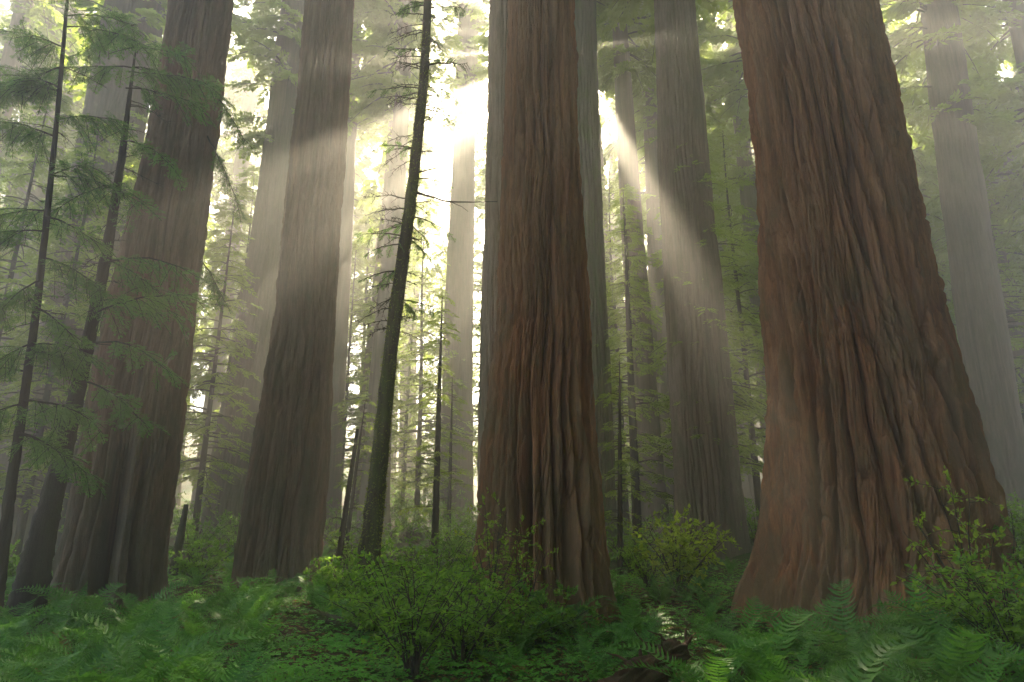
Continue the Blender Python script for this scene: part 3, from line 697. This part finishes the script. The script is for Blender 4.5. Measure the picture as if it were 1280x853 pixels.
def joined_fern(seed):
    r = np.random.default_rng(seed); g = Geo(); n = 14
    for i in range(n):
        f = FG[r.integers(6)]; a = i * 2.4 + r.normal(0, .2); s = r.uniform(.7, 1.1); c, q = math.cos(a), math.sin(a)
        R = np.array([[c, -q, 0], [q, c, 0], [0, 0, 1]]) * s
        for V, Q, m in zip(f.V, f.Q, f.M): g.V.append(V @ R.T)
        off = 0
        for V, Q, m in zip(f.V, f.Q, f.M):
            g.Q.append(Q + g.n); g.M.append(m)
        g.n += sum(len(v) for v in f.V)
    return g.mesh('sword_fern', [M['fern']])
JF = [joined_fern(900 + i) for i in range(3)]

def fern(x, y, s, label, group, seed, n=None):
    r = np.random.default_rng(seed)
    root = thing('sword_fern', label, 'fern', (x, y, gzf(x, y) - .02), r.uniform(0, 6.28), group)
    root.rotation_euler = (r.normal(0, .06), r.normal(0, .06), r.uniform(0, 6.28))
    n = n or r.integers(11, 17)
    for i in range(n):
        o = link('frond', FDEAD if r.random() < .07 else FR[r.integers(6)], root, (r.normal(0, .04), r.normal(0, .04), 0))
        k = s * r.uniform(.75, 1.12); o.scale = (k, k, k)
        o.rotation_euler = (r.normal(0, .18), r.normal(0, .16), i * 6.283 / n * 1.0 + r.normal(0, .22))
r = np.random.default_rng(21)
def blocked(x, y, m=.25):
    for k, (root, ax) in TREES.items():
        if math.hypot(x - root.location.x, y - root.location.y) < ax(.6)[1] + m: return True
    return False
cnt = 0
# left bank of ferns
def fern_patch(pxa, pxb, ya, yb, n, s0, s1, label, group, mind=.55, avoid=None):
    global cnt
    pts = []
    for _ in range(n * 30):
        if len(pts) >= n: break
        Y = r.uniform(ya, yb); x = P(r.uniform(pxa, pxb), 760, Y).x
        if blocked(x, Y) or any((x - a) ** 2 + (Y - b) ** 2 < mind ** 2 for a, b in pts): continue
        if avoid and avoid(x, Y): continue
        pts.append((x, Y)); cnt += 1
        fern(x, Y, r.uniform(s0, s1), label, group, 4000 + cnt)
glade = lambda x, y: abs(x + 1.9) < .9 and 5.6 < y < 9.2
fern_patch(-60, 330, 5.0, 10.5, 40, .7, 1.0, 'sword fern in the dense bank before the hollow footed redwood', 'ferns of the bank before the hollow footed redwood', avoid=glade)
fern_patch(290, 450, 9.5, 12.5, 9, .6, .85, 'sword fern around the foot of the smooth grey brown redwood', 'ferns around the smooth redwood', avoid=glade)
fern_patch(630, 800, 6.6, 9.6, 9, .6, .85, 'sword fern below the furrowed brown redwood', 'ferns below the furrowed redwood')
fern_patch(880, 1180, 5.0, 8.4, 17, .85, 1.15, 'large arching sword fern at the foot of the giant red redwood', 'large ferns at the giant redwood')
fern_patch(1150, 1330, 4.6, 8.2, 9, .7, 1.0, 'shaded sword fern under the shrubs beside the giant red redwood', 'shaded ferns beside the giant redwood')
fern_patch(760, 930, 8.0, 13, 9, .55, .8, 'small sword fern near the rotten log and yellow green bush', 'small ferns near the rotten log')
for i in range(70):
    for _ in range(20):
        Y = r.uniform(11.5, 27); x = P(r.uniform(-80, 1360), 720, Y).x
        if not blocked(x, Y): break
    o = link('sword_fern', JF[i % 3], None, (x, Y, gzf(x, Y))); s = r.uniform(.6, 1.0); o.scale = (s, s, s); o.rotation_euler = (0, 0, r.uniform(0, 6.28))
    tag(o, 'low fern in the undergrowth between the redwoods', 'fern', 'ferns in the undergrowth')

# ------------------------------------------------------------------ shrubs
def shrub_parts(seed, h, w, nst, leaf_l, nleaf, spread=.5):
    r = np.random.default_rng(seed); st = Geo(); lf = Geo()
    for i in range(nst):
        az = r.uniform(0, 6.28); H = h * r.uniform(.6, 1.1); t = np.linspace(0, 1, 8)
        d = np.array([math.cos(az), math.sin(az), 0]); R = w * spread * r.uniform(.3, 1.1)
        p = d * (R * t ** 1.3)[:, None] + np.cumsum(r.normal(0, .018, (8, 3)), 0); p[:, 2] = H * (t ** .9) * (1 - .12 * t)
        p[0] = d * .05
        st.tube(p, .010 * (1 - .75 * t) * (h / 1.2) ** .5, 4)
        for j in range(r.integers(5, 9)):
            ti = r.uniform(.25, 1); o = np.array([np.interp(ti, t, p[:, q]) for q in range(3)])
            a = unit(np.array([r.normal(), r.normal(), r.uniform(-.1, .9)])); l = h * r.uniform(.14, .34); u = np.linspace(0, 1, 5)
            q = o + a * (u * l)[:, None] + r.normal(0, .012, (5, 3)); q[:, 2] -= .25 * l * u ** 2
            q[0] = o
            st.tube(q, .0045 * (1 - .6 * u), 3)
            m = nleaf; tt = r.uniform(.1, 1, m); lo = np.stack([np.interp(tt, u, q[:, c]) for c in range(3)], -1)
            ld = unit(a + r.normal(0, .75, (m, 3)) + np.array([0, 0, -.1])); ls = unit(np.cross(ld, np.array([0, 0, 1.]) + r.normal(0, .45, (m, 3))))
            ll = leaf_l * r.uniform(.6, 1.7, m)
            lf.leaves(lo, ld, ls, ll, ll * .52)
    return st, lf
SH = {}
def shrub_proto(key, seed, h, w, nst, ll, nl, mat, spread=.5):
    st, lf = shrub_parts(seed, h, w, nst, ll, nl, spread)
    SH[key] = (st.mesh('stems', [M['twig']]), lf.mesh('foliage', [M[mat]]))
shrub_proto('huck1', 61, 1.25, 1.2, 22, .042, 24, 'shrub'); shrub_proto('huck2', 62, 1.1, 1.3, 20, .042, 24, 'shrub'); shrub_proto('tall', 63, 1.9, 1.0, 9, .055, 14, 'yellow')
shrub_proto('bush', 64, 1.5, 1.7, 22, .075, 18, 'yellow', .6); shrub_proto('low', 65, .8, 1.3, 22, .05, 26, 'shrub', .6); shrub_proto('dense', 66, 1.4, 1.9, 26, .06, 18, 'shrub', .6)
def shrub(px, Y, key, s, label, group=None, rz=0., py=760):
    p = P(px, py, Y); x = p.x
    root = thing('shrub', label, 'shrub', (x, Y, gzf(x, Y) - .03), rz, group); root.scale = (s, s, s)
    st, lf = SH[key]; link('stems', st, root); link('foliage', lf, root)
shrub(520, 6.6, 'huck1', 1.0, 'twiggy green huckleberry shrub standing alone before the moss covered trunk', rz=.4)
shrub(575, 7.4, 'huck2', 1.05, 'green shrub with fine leaves at the edge of the clover, next to ferns', rz=2.)
shrub(480, 8.6, 'low', 1.1, 'low green shrub hiding the base of the moss covered trunk', rz=1.)
shrub(612, 9.3, 'tall', .95, 'tall thin shrub with yellow leaves reaching up the furrowed brown redwood', rz=.7)
shrub(655, 9.2, 'tall', .8, 'sprigs of yellow leaves in front of the furrowed brown redwood', rz=3.)
for i_, (px_, Y_, k_, s_) in enumerate([(600, 8.6, 'huck1', .8), (640, 8.4, 'low', .9), (560, 9.0, 'huck2', 1.0), (460, 9.4, 'huck2', .85), (690, 9.0, 'low', .85)]):
    shrub(px_, Y_, k_, s_, 'leafy green shrub in the thicket between the mossy slim tree and the furrowed redwood', 'thicket before the furrowed redwood', i_ * 2.1)
shrub(540, 11.5, 'huck1', 1.0, 'shrub below the little conifer sapling', rz=4.)
shrub(850, 12.6, 'bush', 1.05, 'bright yellow green bush at the foot of the tall grey redwood', rz=.2)
shrub(810, 13.5, 'huck2', .9, 'darker green bush beside the bright yellow green one', rz=1.2)
shrub(1215, 7.6, 'tall', 1.0, 'spindly shrub with yellow leaves against the flank of the giant red redwood', rz=5.)
shrub(1262, 6.6, 'dense', .85, 'dense dark green shrub beside the giant red redwood above shaded ferns', rz=2.2)
shrub(1275, 9.6, 'dense', .9, 'leafy green shrub at the far flank of the giant red redwood', rz=.9)
shrub(420, 11.6, 'low', .9, 'low shrub with small leaves beside the smooth grey brown redwood', rz=.9)
for i, (px, Y, k, s) in enumerate([(250, 15, 'low', 1.2), (440, 16, 'huck2', 1.1), (500, 14, 'low', 1.2), (580, 15, 'huck1', 1.0), (560, 20, 'dense', 1.1), (470, 22, 'dense', 1.1), (790, 18, 'dense', .9), (800, 23, 'dense', 1.1), (950, 20, 'dense', 1.),
        (20, 14, 'low', 1.2), (1270, 14, 'dense', .9), (1290, 18, 'dense', 1.1), (235, 21, 'dense', 1.1), (290, 26, 'dense', 1.2), (420, 28, 'dense', 1.2), (540, 28, 'dense', 1.3), (620, 17, 'huck2', .9), (840, 30, 'dense', 1.3), (430, 36, 'dense', 1.7), (470, 40, 'dense', 1.9), (510, 34, 'dense', 1.6), (545, 42, 'dense', 2.0), (590, 36, 'dense', 1.7), (500, 48, 'dense', 2.2), (785, 38, 'dense', 1.8), (815, 44, 'dense', 2.0), (255, 38, 'dense', 1.8), (225, 32, 'dense', 1.5), (920, 26, 'dense', 1.2), (110, 24, 'dense', 1.2)]):
    shrub(px, Y, k, s, 'misty shrub in the undergrowth between the farther trunks', 'shrubs between the farther trunks', i * 1.7, 720)

# ------------------------------------------------------------------ fallen wood
def log(label, a, b, r0, mat, seed, roots=0, cat='log'):
    a = np.array(a, float); b = np.array(b, float); L = np.linalg.norm(b - a)
    r = np.random.default_rng(seed); n, k = 60, 48
    c0 = (a + b) / 2; gb = gzf(c0[0], c0[1])
    root = thing('fallen_log', label, cat, (c0[0], c0[1], gb))
    t = np.linspace(0, 1, n); pts = a + (b - a) * t[:, None]; pts += np.stack([.05 * perlin(t * 3, t * 0 + i, seed) for i in range(3)], -1)
    g = Geo(); rad = r0 * (1 - .3 * t) * np.minimum(1, (t * 14) + .15) * np.minimum(1, (1 - t) * 10 + .1)
    g.tube(pts - np.array(root.location), rad, k)
    V = g.V[0]; c = np.repeat(pts - np.array(root.location), k, 0); th = np.tile(np.arange(k), n); zt = np.repeat(t, k)
    f = .8 + .35 * perlin(th * .36, zt * 3, seed, 10) - .4 * np.abs(perlin(th * 1.0, zt * 2.2, seed + 1, k)) + .25 * np.abs(perlin(th * 2.0 + .3, zt * 5, seed + 2, k * 2)) 
    g.V[0] = c + (V - c) * f[:, None]
    link('wood', g.mesh('wood', [M[mat]], False), root)
    for i in range(roots):
        g2 = Geo(); o = pts[r.integers(n // 2, n)] - np.array(root.location); d = unit(np.array([r.normal(0, .8), r.normal(-.4, .6), r.uniform(.0, .9)])); u = np.linspace(0, 1, 7)
        q = o + d * (u * r.uniform(.25, .5))[:, None] + np.cumsum(r.normal(0, .02, (7, 3)), 0)
        g2.tube(q, .028 * (1 - .85 * u), 5); link('root', g2.mesh('root', [M[mat]]), root)
pa = P(752, 872, 5.9); pb = P(850, 800, 7.3)
log('rotten red brown log end with splintered roots among the ferns', (pa.x, 5.9, gzf(pa.x, 5.9) + .12), (pb.x, 7.3, gzf(pb.x, 7.3) + .3), .2, 'rot', 71, 16)
pa = P(385, 790, 9.6); pb = P(455, 790, 9.0)
log('small brown log half buried beside the clover patch', (pa.x, 9.6, gzf(pa.x, 9.6) + .08), (pb.x, 9.0, gzf(pb.x, 9.) + .1), .09, 'mossy', 72, 3)

# ------------------------------------------------------------------ clover carpet and litter
def clover():
    r = np.random.default_rng(55); n = 64000
    Y = 3.2 + 15 * r.random(n) ** 1.5; X = r.uniform(-.95, .95, n) * (Y * .82 + .5)
    dens = perlin(X * .5, Y * .5, 15) + .55 * np.exp(-((X + 1.7) / 1.3) ** 2 - ((Y - 7.3) / 2.2) ** 2) + .25
    k = r.random(n) < np.clip(dens * 1.8, .45, 1); X, Y = X[k], Y[k]; n = len(X)
    Z = gz(X, Y) + .03 * perlin(X * 3.1, Y * 3.1, 9) + r.uniform(.03, .16, n)
    g = Geo(); c = np.stack([X, Y, Z], -1); a0 = r.uniform(0, 6.28, n); s = r.uniform(.026, .055, n)
    tilt = r.normal(0, .3, (n, 2)); up = unit(np.stack([tilt[:, 0], tilt[:, 1], np.ones(n)], -1))
    for j in range(3):
        a = a0 + j * 2.094; d = np.stack([np.cos(a), np.sin(a), -.25 + r.normal(0, .15, n)], -1); d = unit(d); sd = unit(np.cross(d, up))
        p = c
        V = np.stack([p, p + d * s[:, None] * .8 + sd * s[:, None] * .62, p + d * s[:, None] * .78, p + d * s[:, None] * .8 - sd * s[:, None] * .62], 1)
        g.add(V, np.arange(n * 4).reshape(-1, 4))
    o = link('clover', g.mesh('clover', [M['clover']])); o['kind'] = 'stuff'; o['label'] = 'bright green clover carpet on the forest floor'; o['category'] = 'ground cover'
clover()

def litter():
    r = np.random.default_rng(56); n = 16000
    Y = 3.2 + 14 * r.random(n) ** 1.4; X = r.uniform(-.95, .95, n) * (Y * .82 + .5)
    Z = gz(X, Y) + .03 * perlin(X * 3.1, Y * 3.1, 9) + r.uniform(.012, .03, n)
    a = r.uniform(0, 6.28, n); d = unit(np.stack([np.cos(a), np.sin(a), r.normal(0, .2, n)], -1)); sd = unit(np.cross(d, np.array([0, 0, 1.]) + r.normal(0, .3, (n, 3))))
    g = Geo(); L = r.uniform(.03, .16, n); g.leaves(np.stack([X, Y, Z], -1), d, sd, L, np.minimum(.03, L * .3))
    o = link('leaf_litter', g.mesh('leaf_litter', [M['dead']])); o['kind'] = 'stuff'; o['label'] = 'brown needle and leaf litter on the forest floor'; o['category'] = 'litter'
litter()

# ------------------------------------------------------------------ haze
def haze():
    m = bpy.data.materials.new('haze'); m.use_nodes = True; nt = m.node_tree; nt.nodes.clear()
    out = nt.nodes.new('ShaderNodeOutputMaterial'); v = nt.nodes.new('ShaderNodeVolumePrincipled')
    v.inputs['Color'].default_value = (.98, .98, .97, 1); v.inputs['Density'].default_value = HAZE_DENSITY; v.inputs['Anisotropy'].default_value = HAZE_G
    v.inputs['Density Attribute'].default_value = ''; v.inputs['Temperature Attribute'].default_value = ''
    nt.links.new(v.outputs[0], out.inputs['Volume'])
    try: m.cycles.homogeneous_volume = True
    except Exception: pass
    m.cycles.volume_sampling = 'DISTANCE'
    x, y0, y1, z0, z1 = 116, -31, 128, -1.8, 65
    V = [(-x, y0, z0), (x, y0, z0), (x, y1, z0), (-x, y1, z0), (-x, y0, z1), (x, y0, z1), (x, y1, z1), (-x, y1, z1)]
    Q = [(0, 3, 2, 1), (4, 5, 6, 7), (0, 1, 5, 4), (1, 2, 6, 5), (2, 3, 7, 6), (3, 0, 4, 7)]
    o = link('haze', mesh_np('haze', V, Q, mats=[m])); o['kind'] = 'stuff'; o['label'] = 'pale sunlit morning mist filling the forest'; o['category'] = 'mist'
haze()
